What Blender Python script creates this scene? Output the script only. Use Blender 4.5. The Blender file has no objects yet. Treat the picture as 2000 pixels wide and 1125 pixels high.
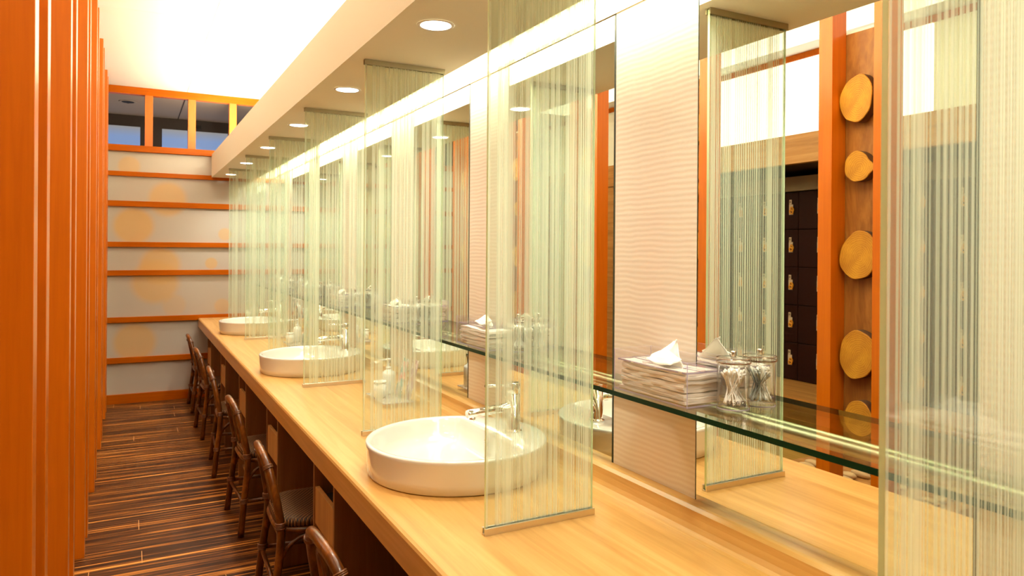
import bpy, bmesh, math, random
from mathutils import Vector, Matrix
from math import pi, sin, cos, radians

S = bpy.context.scene
C = S.collection
R = random.Random(7)

# ------------------------------------------------------------------ camera
CAM_H = 1.4175
yaw, pitch, roll = radians(27.93), radians(-0.052), radians(0.402)
fwd = Vector((sin(yaw) * cos(pitch), cos(yaw) * cos(pitch), sin(pitch)))
rgt0 = Vector((cos(yaw), -sin(yaw), 0))
up0 = rgt0.cross(fwd)
rgt = cos(roll) * rgt0 + sin(roll) * up0
upv = -sin(roll) * rgt0 + cos(roll) * up0
cd = bpy.data.cameras.new('camera')
cd.sensor_width = 36
cd.lens = 1403.38 / 2000 * 36
cd.shift_y = (489.68 - 562.5) / 2000
cd.clip_start = 0.02
cd.dof.use_dof = True
cd.dof.focus_distance = 2.3
cd.dof.aperture_fstop = 9.0
cam = bpy.data.objects.new('camera', cd)
C.objects.link(cam)
M3 = Matrix((rgt, upv, -fwd)).transposed()
cam.matrix_world = Matrix.Translation((0, 0, CAM_H)) @ M3.to_4x4()
S.camera = cam

# ------------------------------------------------------------------ world, exposure
wd = bpy.data.worlds.new('world')
S.world = wd
wd.use_nodes = True
wd.node_tree.nodes['Background'].inputs[0].default_value = (1.0, 0.74, 0.45, 1)
wd.node_tree.nodes['Background'].inputs[1].default_value = 0.35
S.view_settings.view_transform = 'Standard'
S.view_settings.look = 'None'
S.view_settings.exposure = 0.33
S.view_settings.gamma = 1.0
S.cycles.max_bounces = 14
S.cycles.diffuse_bounces = 5
S.cycles.glossy_bounces = 8
S.cycles.transmission_bounces = 10
S.cycles.transparent_max_bounces = 64
S.cycles.sample_clamp_indirect = 6.0
S.cycles.caustics_reflective = False
S.cycles.caustics_refractive = False

# room constants
W = 1.2216            # plane of the wall panels
YE = 7.42             # end screen
YB = -1.2             # wall behind the camera
ZC = 0.7525           # counter top
ZS = 2.0925           # soffit underside
ZT = 2.88             # ceiling
XP = -0.18            # face of the post row
XG1, XG2 = 0.729, 1.036
SH = 1.070            # top of the glass shelf


def lamp(name, loc, sx, sy, power, color, rot=(0, 0, 0), spread=180, shape='RECTANGLE'):
    l = bpy.data.lights.new(name, 'AREA')
    l.shape = shape
    l.size = sx
    if shape == 'RECTANGLE':
        l.size_y = sy
    l.energy = power
    l.color = color
    l.spread = radians(spread)
    o = bpy.data.objects.new(name, l)
    o.location = loc
    o.rotation_euler = rot
    C.objects.link(o)
    return o


WARM = (1.0, 0.92, 0.76)
# strip in the slot between the soffit and the mirror wall, shining down the wall
lamp('slot_strip_lamp', (1.148, (YB + YE) / 2, 2.20), 0.12, YE - YB - 0.1, 44, (1.0, 0.95, 0.82))
# strip lying on the soffit, washing the ceiling
lamp('ceiling_wash_lamp', (0.84, (YB + YE) / 2, 2.36), 0.10, YE - YB - 0.1, 135, (1.0, 0.91, 0.72), rot=(pi, 0, 0))
# added soft fill for the changing room beyond the posts, no fixture behind it
lamp('changing_room_lamp', (-1.15, 3.2, 2.84), 0.9, 6.5, 26, (1.0, 0.88, 0.64))

lamp('far_room_lamp', (0.2, 8.2, 1.6), 1.2, 0.8, 3.0, (1.0, 0.82, 0.62), rot=(pi, 0, 0))  # added fill to lift the grey ceiling; no lit lamp stands there

# ------------------------------------------------------------------ materials


def NT(name):
    m = bpy.data.materials.new(name)
    m.use_nodes = True
    nt = m.node_tree
    return m, nt, nt.nodes['Principled BSDF'], nt.nodes['Material Output']


def nd(nt, typ, **kw):
    n = nt.nodes.new(typ)
    for k, v in kw.items():
        setattr(n, k, v)
    return n


def plain(name, col, rough=0.5, metal=0.0, coat=0.0, spec=0.5, emit=None, es=0):
    m, nt, b, o = NT(name)
    b.inputs['Base Color'].default_value = (*col, 1)
    b.inputs['Roughness'].default_value = rough
    b.inputs['Metallic'].default_value = metal
    b.inputs['Specular IOR Level'].default_value = spec
    b.inputs['Coat Weight'].default_value = coat
    b.inputs['Coat Roughness'].default_value = 0.1
    if emit:
        b.inputs['Emission Color'].default_value = (*emit, 1)
        b.inputs['Emission Strength'].default_value = es
    return m


def ramp(nt, stops):
    r = nd(nt, 'ShaderNodeValToRGB')
    e = r.color_ramp.elements
    while len(e) < len(stops):
        e.new(0.5)
    for i, (p, c) in enumerate(stops):
        e[i].position = p
        e[i].color = (*c, 1)
    return r


def wood(name, c1, c2, c3, scale, rough=0.35, coat=0.3, coat_r=0.12, detail=5, bump=0.03, dist=0.6):
    """grain: scale = (sx, sy, sz); the small value lies along the grain"""
    m, nt, b, o = NT(name)
    tc = nd(nt, 'ShaderNodeTexCoord')
    mp = nd(nt, 'ShaderNodeMapping')
    mp.inputs['Scale'].default_value = scale
    nt.links.new(tc.outputs['Object'], mp.inputs[0])
    n = nd(nt, 'ShaderNodeTexNoise')
    n.inputs['Scale'].default_value = 1.0
    n.inputs['Detail'].default_value = detail
    n.inputs['Roughness'].default_value = 0.62
    n.inputs['Distortion'].default_value = dist
    nt.links.new(mp.outputs[0], n.inputs['Vector'])
    r = ramp(nt, [(0.30, c1), (0.5, c2), (0.70, c3)])
    nt.links.new(n.outputs[0], r.inputs[0])
    nt.links.new(r.outputs[0], b.inputs['Base Color'])
    b.inputs['Roughness'].default_value = rough
    b.inputs['Coat Weight'].default_value = coat
    b.inputs['Coat Roughness'].default_value = coat_r
    bp = nd(nt, 'ShaderNodeBump')
    bp.inputs['Strength'].default_value = bump
    bp.inputs['Distance'].default_value = 0.01
    nt.links.new(n.outputs[0], bp.inputs['Height'])
    nt.links.new(bp.outputs[0], b.inputs['Normal'])
    return m


M_counter = wood('counter_wood', (0.53, 0.27, 0.065), (0.63, 0.34, 0.095), (0.72, 0.415, 0.135), (26, 1.1, 26), rough=0.33, coat=0.15, coat_r=0.2, dist=0.9)
M_post = wood('post_wood', (0.57, 0.124, 0.0012), (0.61, 0.138, 0.0014), (0.65, 0.152, 0.0018), (60, 60, 2.5), rough=0.35, coat=1.0, coat_r=0.30, detail=3)
M_post.node_tree.nodes['Principled BSDF'].inputs['Specular IOR Level'].default_value = 0.05
M_beam = wood('beam_wood', (0.43, 0.088, 0.001), (0.48, 0.103, 0.0015), (0.53, 0.12, 0.002), (2.5, 60, 60), rough=0.4, coat=0.12, detail=3)
M_beam.node_tree.nodes['Principled BSDF'].inputs['Specular IOR Level'].default_value = 0.05
M_veneer = wood('veneer_wood', (0.26, 0.085, 0.012), (0.36, 0.13, 0.02), (0.46, 0.18, 0.032), (9, 9, 2.2), rough=0.5, coat=0.1, dist=3.0)
M_header = wood('header_wood', (0.36, 0.16, 0.035), (0.50, 0.24, 0.06), (0.62, 0.33, 0.10), (22, 1.2, 22), rough=0.45, coat=0.1)
M_cabinet_shaded = wood('cabinet_wood_shaded', (0.20, 0.08, 0.02), (0.25, 0.105, 0.027), (0.30, 0.13, 0.036), (30, 30, 2.0), rough=0.5, coat=0.05)  # same wood as the bins, darkened to stand in for under-counter shade
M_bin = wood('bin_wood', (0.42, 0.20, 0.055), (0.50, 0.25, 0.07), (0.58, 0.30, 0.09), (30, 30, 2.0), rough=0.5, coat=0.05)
M_rattan = wood('rattan_cane', (0.045, 0.011, 0.0015), (0.11, 0.029, 0.003), (0.26, 0.075, 0.007), (22, 22, 10), rough=0.3, coat=0.35)
M_wrap = plain('rattan_binding', (0.16, 0.05, 0.01), 0.4, coat=0.3)
M_ceiling = plain('ceiling_white', (0.88, 0.85, 0.78), 0.9, spec=0.2)
M_soffit = plain('soffit_paint', (0.95, 0.94, 0.77), 0.85, spec=0.2)
M_dark = plain('dark_recess', (0.02, 0.015, 0.012), 0.8)
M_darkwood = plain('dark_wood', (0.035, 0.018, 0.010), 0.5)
M_locker = plain('locker_dark', (0.022, 0.006, 0.004), 0.5, spec=0.15)
M_lockgap = plain('locker_gap', (0.002, 0.001, 0.001), 0.9, spec=0.0)
M_steel = plain('brushed_steel', (0.72, 0.66, 0.56), 0.28, metal=1.0)
M_rail = plain('rail_bronze_steel', (0.42, 0.39, 0.27), 0.42, metal=1.0)
M_chrome = plain('chrome', (0.88, 0.86, 0.82), 0.06, metal=1.0)
M_ceramic = plain('white_ceramic', (0.79, 0.77, 0.70), 0.10, coat=0.6, spec=0.6)
M_mirror = plain('mirror_silver', (0.90, 0.92, 0.86), 0.0, metal=1.0)
M_mirroredge = plain('mirror_edge', (0.03, 0.04, 0.02), 0.4)
M_trim = plain('trim_cream', (0.62, 0.46, 0.28), 0.5)
M_white = plain('white_plastic', (0.88, 0.86, 0.82), 0.35)
M_paper = plain('tissue_paper', (0.95, 0.91, 0.80), 0.9, spec=0.1)
M_swab = plain('cotton_swab_white', (0.96, 0.93, 0.85), 0.8)
M_text = plain('print_brown', (0.05, 0.03, 0.02), 0.6)
M_log_bark = plain('log_bark', (0.10, 0.04, 0.012), 0.9)
M_lampglow = plain('downlight_glow', (1, 1, 1), 0.5, emit=(1.0, 0.93, 0.80), es=9)
M_lightbox = plain('lightbox_glow', (1, 1, 1), 0.6, emit=(1.0, 0.95, 0.82), es=1.5)
M_cavity = plain('cove_white', (0.92, 0.90, 0.86), 0.8)
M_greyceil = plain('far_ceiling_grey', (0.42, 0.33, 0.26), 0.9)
M_rattan.node_tree.nodes['Principled BSDF'].inputs['Specular IOR Level'].default_value = 0.3
M_tatami = wood('tan_mat_floor', (0.34, 0.20, 0.035), (0.42, 0.26, 0.05), (0.5, 0.32, 0.07), (40, 3, 3), rough=0.7, coat=0.0)
M_cable = plain('black_cable', (0.01, 0.01, 0.01), 0.5)
M_pebble = plain('pale_stone', (0.62, 0.44, 0.22), 0.8)
M_pinkcard = None


def bluewin():
    m, nt, b, o = NT('dusk_window_glass')
    tc = nd(nt, 'ShaderNodeTexCoord')
    sp = nd(nt, 'ShaderNodeSeparateXYZ')
    nt.links.new(tc.outputs['Generated'], sp.inputs[0])
    r = ramp(nt, [(0.0, (0.10, 0.26, 0.62)), (0.93, (0.16, 0.27, 0.52)), (1.0, (0.26, 0.25, 0.24))])
    nt.links.new(sp.outputs['Z'], r.inputs[0])
    nt.links.new(r.outputs[0], b.inputs['Emission Color'])
    b.inputs['Emission Strength'].default_value = 0.75
    b.inputs['Base Color'].default_value = (0.1, 0.12, 0.15, 1)
    b.inputs['Roughness'].default_value = 0.4
    return m


M_dusk = bluewin()


def floor_mat():
    m, nt, b, o = NT('zebra_floor_planks')
    tc = nd(nt, 'ShaderNodeTexCoord')
    sp = nd(nt, 'ShaderNodeSeparateXYZ')
    nt.links.new(tc.outputs['Object'], sp.inputs[0])
    # plank index across Y
    PW = 0.145
    dv = nd(nt, 'ShaderNodeMath', operation='DIVIDE')
    dv.inputs[1].default_value = PW
    nt.links.new(sp.outputs['Y'], dv.inputs[0])
    fl = nd(nt, 'ShaderNodeMath', operation='FLOOR')
    nt.links.new(dv.outputs[0], fl.inputs[0])
    wn = nd(nt, 'ShaderNodeTexWhiteNoise', noise_dimensions='1D')
    nt.links.new(fl.outputs[0], wn.inputs['W'])
    # x shifted per plank
    xs = nd(nt, 'ShaderNodeMath', operation='MULTIPLY_ADD')
    xs.inputs[1].default_value = 9.0
    nt.links.new(wn.outputs['Value'], xs.inputs[0])
    nt.links.new(sp.outputs['X'], xs.inputs[2])
    cb = nd(nt, 'ShaderNodeCombineXYZ')
    sx = nd(nt, 'ShaderNodeMath', operation='MULTIPLY')
    sx.inputs[1].default_value = 0.9
    nt.links.new(xs.outputs[0], sx.inputs[0])
    sy = nd(nt, 'ShaderNodeMath', operation='MULTIPLY')
    sy.inputs[1].default_value = 52.0
    nt.links.new(sp.outputs['Y'], sy.inputs[0])
    nt.links.new(sx.outputs[0], cb.inputs[0])
    nt.links.new(sy.outputs[0], cb.inputs[1])
    nt.links.new(fl.outputs[0], cb.inputs[2])
    n = nd(nt, 'ShaderNodeTexNoise')
    n.inputs['Scale'].default_value = 1.0
    n.inputs['Detail'].default_value = 4
    n.inputs['Roughness'].default_value = 0.6
    n.inputs['Distortion'].default_value = 0.25
    nt.links.new(cb.outputs[0], n.inputs['Vector'])
    r = ramp(nt, [(0.36, (0.020, 0.005, 0.001)), (0.46, (0.055, 0.015, 0.003)), (0.53, (0.12, 0.036, 0.007)), (0.585, (0.42, 0.14, 0.02)), (0.68, (0.80, 0.34, 0.07))])
    nt.links.new(n.outputs[0], r.inputs[0])
    # end joints: thin pale line every 0.9 m along X, offset per plank
    fr = nd(nt, 'ShaderNodeMath', operation='FRACT')
    dx = nd(nt, 'ShaderNodeMath', operation='DIVIDE')
    dx.inputs[1].default_value = 1.8
    nt.links.new(xs.outputs[0], dx.inputs[0])
    nt.links.new(dx.outputs[0], fr.inputs[0])
    lt = nd(nt, 'ShaderNodeMath', operation='LESS_THAN')
    lt.inputs[1].default_value = 0.0016
    nt.links.new(fr.outputs[0], lt.inputs[0])
    mx = nd(nt, 'ShaderNodeMix', data_type='RGBA')
    nt.links.new(lt.outputs[0], mx.inputs[0])
    nt.links.new(r.outputs[0], mx.inputs[6])
    mx.inputs[7].default_value = (0.66, 0.33, 0.12, 1)
    nt.links.new(mx.outputs[2], b.inputs['Base Color'])
    b.inputs['Roughness'].default_value = 0.42
    b.inputs['Specular IOR Level'].default_value = 0.22
    return m


M_floor = floor_mat()


def wallpaper():
    m, nt, b, o = NT('rippled_wall_panel')
    tc = nd(nt, 'ShaderNodeTexCoord')
    mp = nd(nt, 'ShaderNodeMapping')
    mp.inputs['Scale'].default_value = (1, 1.0, 1)
    nt.links.new(tc.outputs['Object'], mp.inputs[0])
    w = nd(nt, 'ShaderNodeTexWave', bands_direction='Z', wave_profile='SIN')
    w.inputs['Scale'].default_value = 22
    w.inputs['Distortion'].default_value = 3.0
    w.inputs['Detail'].default_value = 1.5
    w.inputs['Detail Scale'].default_value = 0.5
    w.inputs['Detail Roughness'].default_value = 0.4
    nt.links.new(mp.outputs[0], w.inputs['Vector'])
    r = ramp(nt, [(0.0, (0.74, 0.63, 0.50)), (1.0, (0.80, 0.71, 0.59))])
    nt.links.new(w.outputs['Fac'], r.inputs[0])
    nt.links.new(r.outputs[0], b.inputs['Base Color'])
    bp = nd(nt, 'ShaderNodeBump')
    bp.inputs['Strength'].default_value = 0.045
    bp.inputs['Distance'].default_value = 0.003
    nt.links.new(w.outputs['Fac'], bp.inputs['Height'])
    nt.links.new(bp.outputs[0], b.inputs['Normal'])
    b.inputs['Roughness'].default_value = 0.5
    return m


M_pier = wallpaper()


def frosted():
    """milky screen panel with log slices showing through, painted in as soft round tan blobs"""
    m, nt, b, o = NT('milky_screen_panel')
    tc = nd(nt, 'ShaderNodeTexCoord')
    base = (0.52, 0.475, 0.42, 1)
    prev = None
    blobs = [(0.02, 1.615, 0.165, 0.8), (0.30, 1.87, 0.16, 0.7), (0.24, 1.25, 0.17, 0.75), (0.20, 1.10, 0.20, 0.7),
             (0.035, 0.55, 0.175, 0.75), (-0.02, 2.16, 0.09, 0.6), (0.68, 1.27, 0.055, 0.7), (0.80, 1.55, 0.06, 0.6), (0.78, 0.86, 0.07, 0.5), (0.36, 0.88, 0.10, 0.35)]
    for (x, z, rad, st) in blobs:  # blurred view of logs behind the frosting, put into the base colour
        d = nd(nt, 'ShaderNodeVectorMath', operation='DISTANCE')
        s = nd(nt, 'ShaderNodeVectorMath', operation='MULTIPLY')
        s.inputs[1].default_value = (1, 0, 1)
        nt.links.new(tc.outputs['Object'], s.inputs[0])
        nt.links.new(s.outputs[0], d.inputs[0])
        d.inputs[1].default_value = (x, 0, z)
        mr = nd(nt, 'ShaderNodeMapRange', interpolation_type='SMOOTHSTEP')
        mr.inputs[1].default_value = rad * 1.2
        mr.inputs[2].default_value = rad * 0.78
        mr.inputs[3].default_value = 0
        mr.inputs[4].default_value = st
        nt.links.new(d.outputs['Value'], mr.inputs[0])
        mx = nd(nt, 'ShaderNodeMix', data_type='RGBA')
        nt.links.new(mr.outputs[0], mx.inputs[0])
        if prev is None:
            mx.inputs[6].default_value = base
        else:
            nt.links.new(prev, mx.inputs[6])
        mx.inputs[7].default_value = (0.66, 0.42, 0.17, 1)
        prev = mx.outputs[2]
    nt.links.new(prev, b.inputs['Base Color'])
    b.inputs['Roughness'].default_value = 0.12
    b.inputs['Specular IOR Level'].default_value = 0.45
    return m


M_screen = frosted()


def schlick(nt, f0=0.04, top=0.96):
    lw = nd(nt, 'ShaderNodeLayerWeight')
    lw.inputs[0].default_value = 0.5
    pw = nd(nt, 'ShaderNodeMath', operation='POWER')
    pw.inputs[1].default_value = 5.0
    nt.links.new(lw.outputs['Facing'], pw.inputs[0])
    ma = nd(nt, 'ShaderNodeMath', operation='MULTIPLY_ADD')
    ma.inputs[1].default_value = top
    ma.inputs[2].default_value = f0
    nt.links.new(pw.outputs[0], ma.inputs[0])
    return ma.outputs[0]


def striped_glass():
    m, nt, b, o = NT('striped_partition_glass')
    tc = nd(nt, 'ShaderNodeTexCoord')
    sp = nd(nt, 'ShaderNodeSeparateXYZ')
    nt.links.new(tc.outputs['Object'], sp.inputs[0])

    def n1(scale, off):
        mu = nd(nt, 'ShaderNodeMath', operation='MULTIPLY_ADD')
        mu.inputs[1].default_value = scale
        mu.inputs[2].default_value = off
        nt.links.new(sp.outputs['X'], mu.inputs[0])
        n = nd(nt, 'ShaderNodeTexNoise', noise_dimensions='1D')
        n.inputs['Scale'].default_value = 1.0
        n.inputs['Detail'].default_value = 0.3
        n.inputs['Roughness'].default_value = 0.6
        nt.links.new(mu.outputs[0], n.inputs['W'])
        return n.outputs[0]
    a = n1(185, 3.3)
    c = n1(42, 9.1)
    ad = nd(nt, 'ShaderNodeMath', operation='MULTIPLY_ADD')
    ad.inputs[1].default_value = 0.45
    nt.links.new(c, ad.inputs[0])
    nt.links.new(a, ad.inputs[2])
    mr = nd(nt, 'ShaderNodeMapRange')
    mr.inputs[1].default_value = 0.715
    mr.inputs[2].default_value = 0.765
    mr.inputs[3].default_value = 0.10
    mr.inputs[4].default_value = 0.50
    nt.links.new(ad.outputs[0], mr.inputs[0])
    tr = nd(nt, 'ShaderNodeBsdfTransparent')
    tr.inputs[0].default_value = (0.915, 0.972, 0.925, 1)
    df = nd(nt, 'ShaderNodeBsdfDiffuse')
    df.inputs[0].default_value = (0.90, 0.96, 0.80, 1)
    tl = nd(nt, 'ShaderNodeBsdfTranslucent')
    tl.inputs[0].default_value = (0.86, 0.96, 0.76, 1)
    m1 = nd(nt, 'ShaderNodeMixShader')
    m1.inputs[0].default_value = 0.5
    nt.links.new(df.outputs[0], m1.inputs[1])
    nt.links.new(tl.outputs[0], m1.inputs[2])
    m2 = nd(nt, 'ShaderNodeMixShader')
    nt.links.new(mr.outputs[0], m2.inputs[0])
    nt.links.new(tr.outputs[0], m2.inputs[1])
    nt.links.new(m1.outputs[0], m2.inputs[2])
    gl = nd(nt, 'ShaderNodeBsdfGlossy')
    gl.inputs['Roughness'].default_value = 0.0
    m3 = nd(nt, 'ShaderNodeMixShader')
    nt.links.new(schlick(nt), m3.inputs[0])
    nt.links.new(m2.outputs[0], m3.inputs[1])
    nt.links.new(gl.outputs[0], m3.inputs[2])
    nt.links.new(m3.outputs[0], o.inputs[0])
    return m


def clear(name, tint, haze=0.0, hazecol=(0.9, 0.9, 0.9), ior=1.45):
    m, nt, b, o = NT(name)
    tr = nd(nt, 'ShaderNodeBsdfTransparent')
    tr.inputs[0].default_value = (*tint, 1)
    src = tr.outputs[0]
    if haze:
        df = nd(nt, 'ShaderNodeBsdfDiffuse')
        df.inputs[0].default_value = (*hazecol, 1)
        m2 = nd(nt, 'ShaderNodeMixShader')
        m2.inputs[0].default_value = haze
        nt.links.new(src, m2.inputs[1])
        nt.links.new(df.outputs[0], m2.inputs[2])
        src = m2.outputs[0]
    gl = nd(nt, 'ShaderNodeBsdfGlossy')
    gl.inputs['Roughness'].default_value = 0.01
    m3 = nd(nt, 'ShaderNodeMixShader')
    nt.links.new(schlick(nt, ((ior - 1) / (ior + 1)) ** 2), m3.inputs[0])
    nt.links.new(src, m3.inputs[1])
    nt.links.new(gl.outputs[0], m3.inputs[2])
    nt.links.new(m3.outputs[0], o.inputs[0])
    return m


M_stripe = striped_glass()
M_edge_light = clear('pale_green_glass_edge', (0.80, 1.0, 0.75), haze=0.92, hazecol=(0.78, 1.0, 0.62))
M_shelfglass = clear('shelf_glass', (0.93, 0.97, 0.91))
M_shelfedge = plain('shelf_glass_edge', (0.004, 0.028, 0.010), 0.3, spec=0.15)
M_acrylic = clear('clear_acrylic', (0.985, 0.972, 0.972), haze=0.012, hazecol=(0.95, 0.88, 0.90))
M_acryledge = clear('acrylic_edge', (0.86, 0.82, 0.93), haze=0.6, hazecol=(0.58, 0.52, 0.74))
M_jar = clear('jar_glass', (0.985, 0.98, 0.965), haze=0.012, ior=1.45)


def log_mat():
    m, nt, b, o = NT('log_end_grain')
    tc = nd(nt, 'ShaderNodeTexCoord')
    mp = nd(nt, 'ShaderNodeMapping')
    mp.inputs['Scale'].default_value = (0.01, 1, 1)
    mp.inputs['Location'].default_value = (0, 0.012, 0.008)
    nt.links.new(tc.outputs['Object'], mp.inputs[0])
    w = nd(nt, 'ShaderNodeTexWave', wave_type='RINGS', rings_direction='SPHERICAL')
    w.inputs['Scale'].default_value = 36
    w.inputs['Distortion'].default_value = 5.0
    w.inputs['Detail'].default_value = 2.0
    w.inputs['Detail Scale'].default_value = 1.5
    nt.links.new(mp.outputs[0], w.inputs['Vector'])
    n = nd(nt, 'ShaderNodeTexNoise')
    n.inputs['Scale'].default_value = 14
    nt.links.new(mp.outputs[0], n.inputs['Vector'])
    r = ramp(nt, [(0.0, (0.57, 0.245, 0.013)), (0.5, (0.63, 0.285, 0.017)), (1.0, (0.69, 0.33, 0.024))])
    nt.links.new(w.outputs['Fac'], r.inputs[0])
    r2 = ramp(nt, [(0.35, (0.80, 0.72, 0.62)), (0.65, (1, 1, 1))])
    nt.links.new(n.outputs[0], r2.inputs[0])
    mx = nd(nt, 'ShaderNodeMix', data_type='RGBA', blend_type='MULTIPLY')
    mx.inputs[0].default_value = 1
    nt.links.new(r.outputs[0], mx.inputs[6])
    nt.links.new(r2.outputs[0], mx.inputs[7])
    nt.links.new(mx.outputs[2], b.inputs['Base Color'])
    b.inputs['Roughness'].default_value = 0.6
    return m


M_log = log_mat()


def card_mat(name, cols):
    m, nt, b, o = NT(name)
    tc = nd(nt, 'ShaderNodeTexCoord')
    n = nd(nt, 'ShaderNodeTexVoronoi')
    n.inputs['Scale'].default_value = 34
    nt.links.new(tc.outputs['Object'], n.inputs['Vector'])
    sp = nd(nt, 'ShaderNodeSeparateColor')
    nt.links.new(n.outputs['Color'], sp.inputs[0])
    r = ramp(nt, cols)
    r.color_ramp.interpolation = 'CONSTANT'
    nt.links.new(sp.outputs[0], r.inputs[0])
    nt.links.new(r.outputs[0], b.inputs['Base Color'])
    b.inputs['Roughness'].default_value = 0.35
    return m


M_card1 = card_mat('teal_leaflet', [(0, (0.12, 0.32, 0.30)), (0.35, (0.75, 0.45, 0.42)), (0.6, (0.85, 0.80, 0.78)), (0.85, (0.65, 0.16, 0.10))])
M_card2 = card_mat('pink_leaflet', [(0, (0.45, 0.26, 0.30)), (0.35, (0.75, 0.55, 0.60)), (0.6, (0.88, 0.80, 0.80)), (0.85, (0.55, 0.30, 0.24))])


def weave_mat():
    m, nt, b, o = NT('woven_rattan_seat')
    tc = nd(nt, 'ShaderNodeTexCoord')
    mp = nd(nt, 'ShaderNodeMapping')
    mp.inputs['Rotation'].default_value = (0, 0, radians(38))
    nt.links.new(tc.outputs['Object'], mp.inputs[0])
    w = nd(nt, 'ShaderNodeTexWave', bands_direction='X')
    w.inputs['Scale'].default_value = 24
    w.inputs['Distortion'].default_value = 0.6
    nt.links.new(mp.outputs[0], w.inputs['Vector'])
    w2 = nd(nt, 'ShaderNodeTexWave', bands_direction='X')
    w2.inputs['Scale'].default_value = 60
    nt.links.new(tc.outputs['Object'], w2.inputs['Vector'])
    mu = nd(nt, 'ShaderNodeMath', operation='MULTIPLY')
    nt.links.new(w.outputs['Fac'], mu.inputs[0])
    nt.links.new(w2.outputs['Fac'], mu.inputs[1])
    r = ramp(nt, [(0.05, (0.03, 0.010, 0.003)), (0.4, (0.17, 0.065, 0.016)), (0.9, (0.55, 0.28, 0.09))])
    nt.links.new(mu.outputs[0], r.inputs[0])
    nt.links.new(r.outputs[0], b.inputs['Base Color'])
    bp = nd(nt, 'ShaderNodeBump')
    bp.inputs['Strength'].default_value = 0.6
    bp.inputs['Distance'].default_value = 0.003
    nt.links.new(mu.outputs[0], bp.inputs['Height'])
    nt.links.new(bp.outputs[0], b.inputs['Normal'])
    b.inputs['Roughness'].default_value = 0.45
    return m


M_weave = weave_mat()

# ------------------------------------------------------------------ mesh helpers


def nb():
    return bmesh.new()


def box(bm, x0, x1, y0, y1, z0, z1, mi=0):
    x0, x1 = min(x0, x1), max(x0, x1)
    y0, y1 = min(y0, y1), max(y0, y1)
    z0, z1 = min(z0, z1), max(z0, z1)
    v = [bm.verts.new(p) for p in ((x0, y0, z0), (x1, y0, z0), (x1, y1, z0), (x0, y1, z0), (x0, y0, z1), (x1, y0, z1), (x1, y1, z1), (x0, y1, z1))]
    fs = []
    for q in ((3, 2, 1, 0), (4, 5, 6, 7), (0, 1, 5, 4), (1, 2, 6, 5), (2, 3, 7, 6), (3, 0, 4, 7)):
        f = bm.faces.new([v[i] for i in q])
        f.material_index = mi
        fs.append(f)
    return fs      # bottom, top, -y, +x, +y, -x


def lathe(bm, prof, cx=0, cy=0, n=32, mi=0, cap0=True, cap1=True):
    rings = []
    for (r, z) in prof:
        rings.append([bm.verts.new((cx + r * cos(2 * pi * i / n), cy + r * sin(2 * pi * i / n), z)) for i in range(n)])
    for a, b in zip(rings, rings[1:]):
        for i in range(n):
            f = bm.faces.new((a[i], a[(i + 1) % n], b[(i + 1) % n], b[i]))
            f.material_index = mi
            f.smooth = True
    if cap0:
        bm.faces.new(list(reversed(rings[0]))).material_index = mi
    if cap1:
        bm.faces.new(rings[-1]).material_index = mi


def tube(bm, pts, r, n=12, mi=0, closed=False, smooth=True):
    """sweep a circle along points; r a number or a list"""
    P = [Vector(p) for p in pts]
    k = len(P)
    rr = r if isinstance(r, (list, tuple)) else [r] * k
    rings = []
    prev = None
    for i in range(k):
        if closed:
            t = (P[(i + 1) % k] - P[i - 1]).normalized()
        else:
            t = (P[min(i + 1, k - 1)] - P[max(i - 1, 0)]).normalized()
        if prev is None:
            a = Vector((0, 0, 1)) if abs(t.z) < 0.9 else Vector((1, 0, 0))
            u = t.cross(a).normalized()
        else:
            u = (prev - t * prev.dot(t)).normalized()
        prev = u
        w = t.cross(u)
        rings.append([bm.verts.new(P[i] + rr[i] * (cos(2 * pi * j / n) * u + sin(2 * pi * j / n) * w)) for j in range(n)])
    m = k if closed else k - 1
    for i in range(m):
        a, b = rings[i], rings[(i + 1) % k]
        for j in range(n):
            f = bm.faces.new((a[j], a[(j + 1) % n], b[(j + 1) % n], b[j]))
            f.smooth = smooth
            f.material_index = mi
    if not closed:
        bm.faces.new(list(reversed(rings[0]))).material_index = mi
        bm.faces.new(rings[-1]).material_index = mi


def prism_y(bm, prof, y0, y1, mi=0, smooth=False):
    """closed (x,z) profile run along Y"""
    a = [bm.verts.new((x, y0, z)) for x, z in prof]
    b = [bm.verts.new((x, y1, z)) for x, z in prof]
    n = len(prof)
    for i in range(n):
        f = bm.faces.new((a[i], a[(i + 1) % n], b[(i + 1) % n], b[i]))
        f.material_index = mi
        f.smooth = smooth
    bm.faces.new(list(reversed(a))).material_index = mi
    bm.faces.new(b).material_index = mi


def obj(name, bm, mats, parent=None, loc=None, bevel=0, smooth=False):
    bmesh.ops.recalc_face_normals(bm, faces=bm.faces[:])
    me = bpy.data.meshes.new(name)
    bm.to_mesh(me)
    bm.free()
    for m in (mats if isinstance(mats, (list, tuple)) else [mats]):
        me.materials.append(m)
    o = bpy.data.objects.new(name, me)
    C.objects.link(o)
    if parent:
        o.parent = parent
    if loc is not None:
        o.location = loc
    if bevel:
        md = o.modifiers.new('bevel', 'BEVEL')
        md.width = bevel
        md.segments = 2
        md.limit_method = 'ANGLE'
        md.angle_limit = radians(40)
    return o


def tag(o, label=None, cat=None, group=None, kind=None):
    if label:
        o['label'] = label
    if cat:
        o['category'] = cat
    if group:
        o['group'] = group
    if kind:
        o['kind'] = kind
    return o


def empty(name, loc, label=None, cat=None, group=None, rz=0):
    o = bpy.data.objects.new(name, None)
    o.location = loc
    o.rotation_euler = (0, 0, rz)
    o.empty_display_size = 0.05
    C.objects.link(o)
    return tag(o, label, cat, group)


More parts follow.
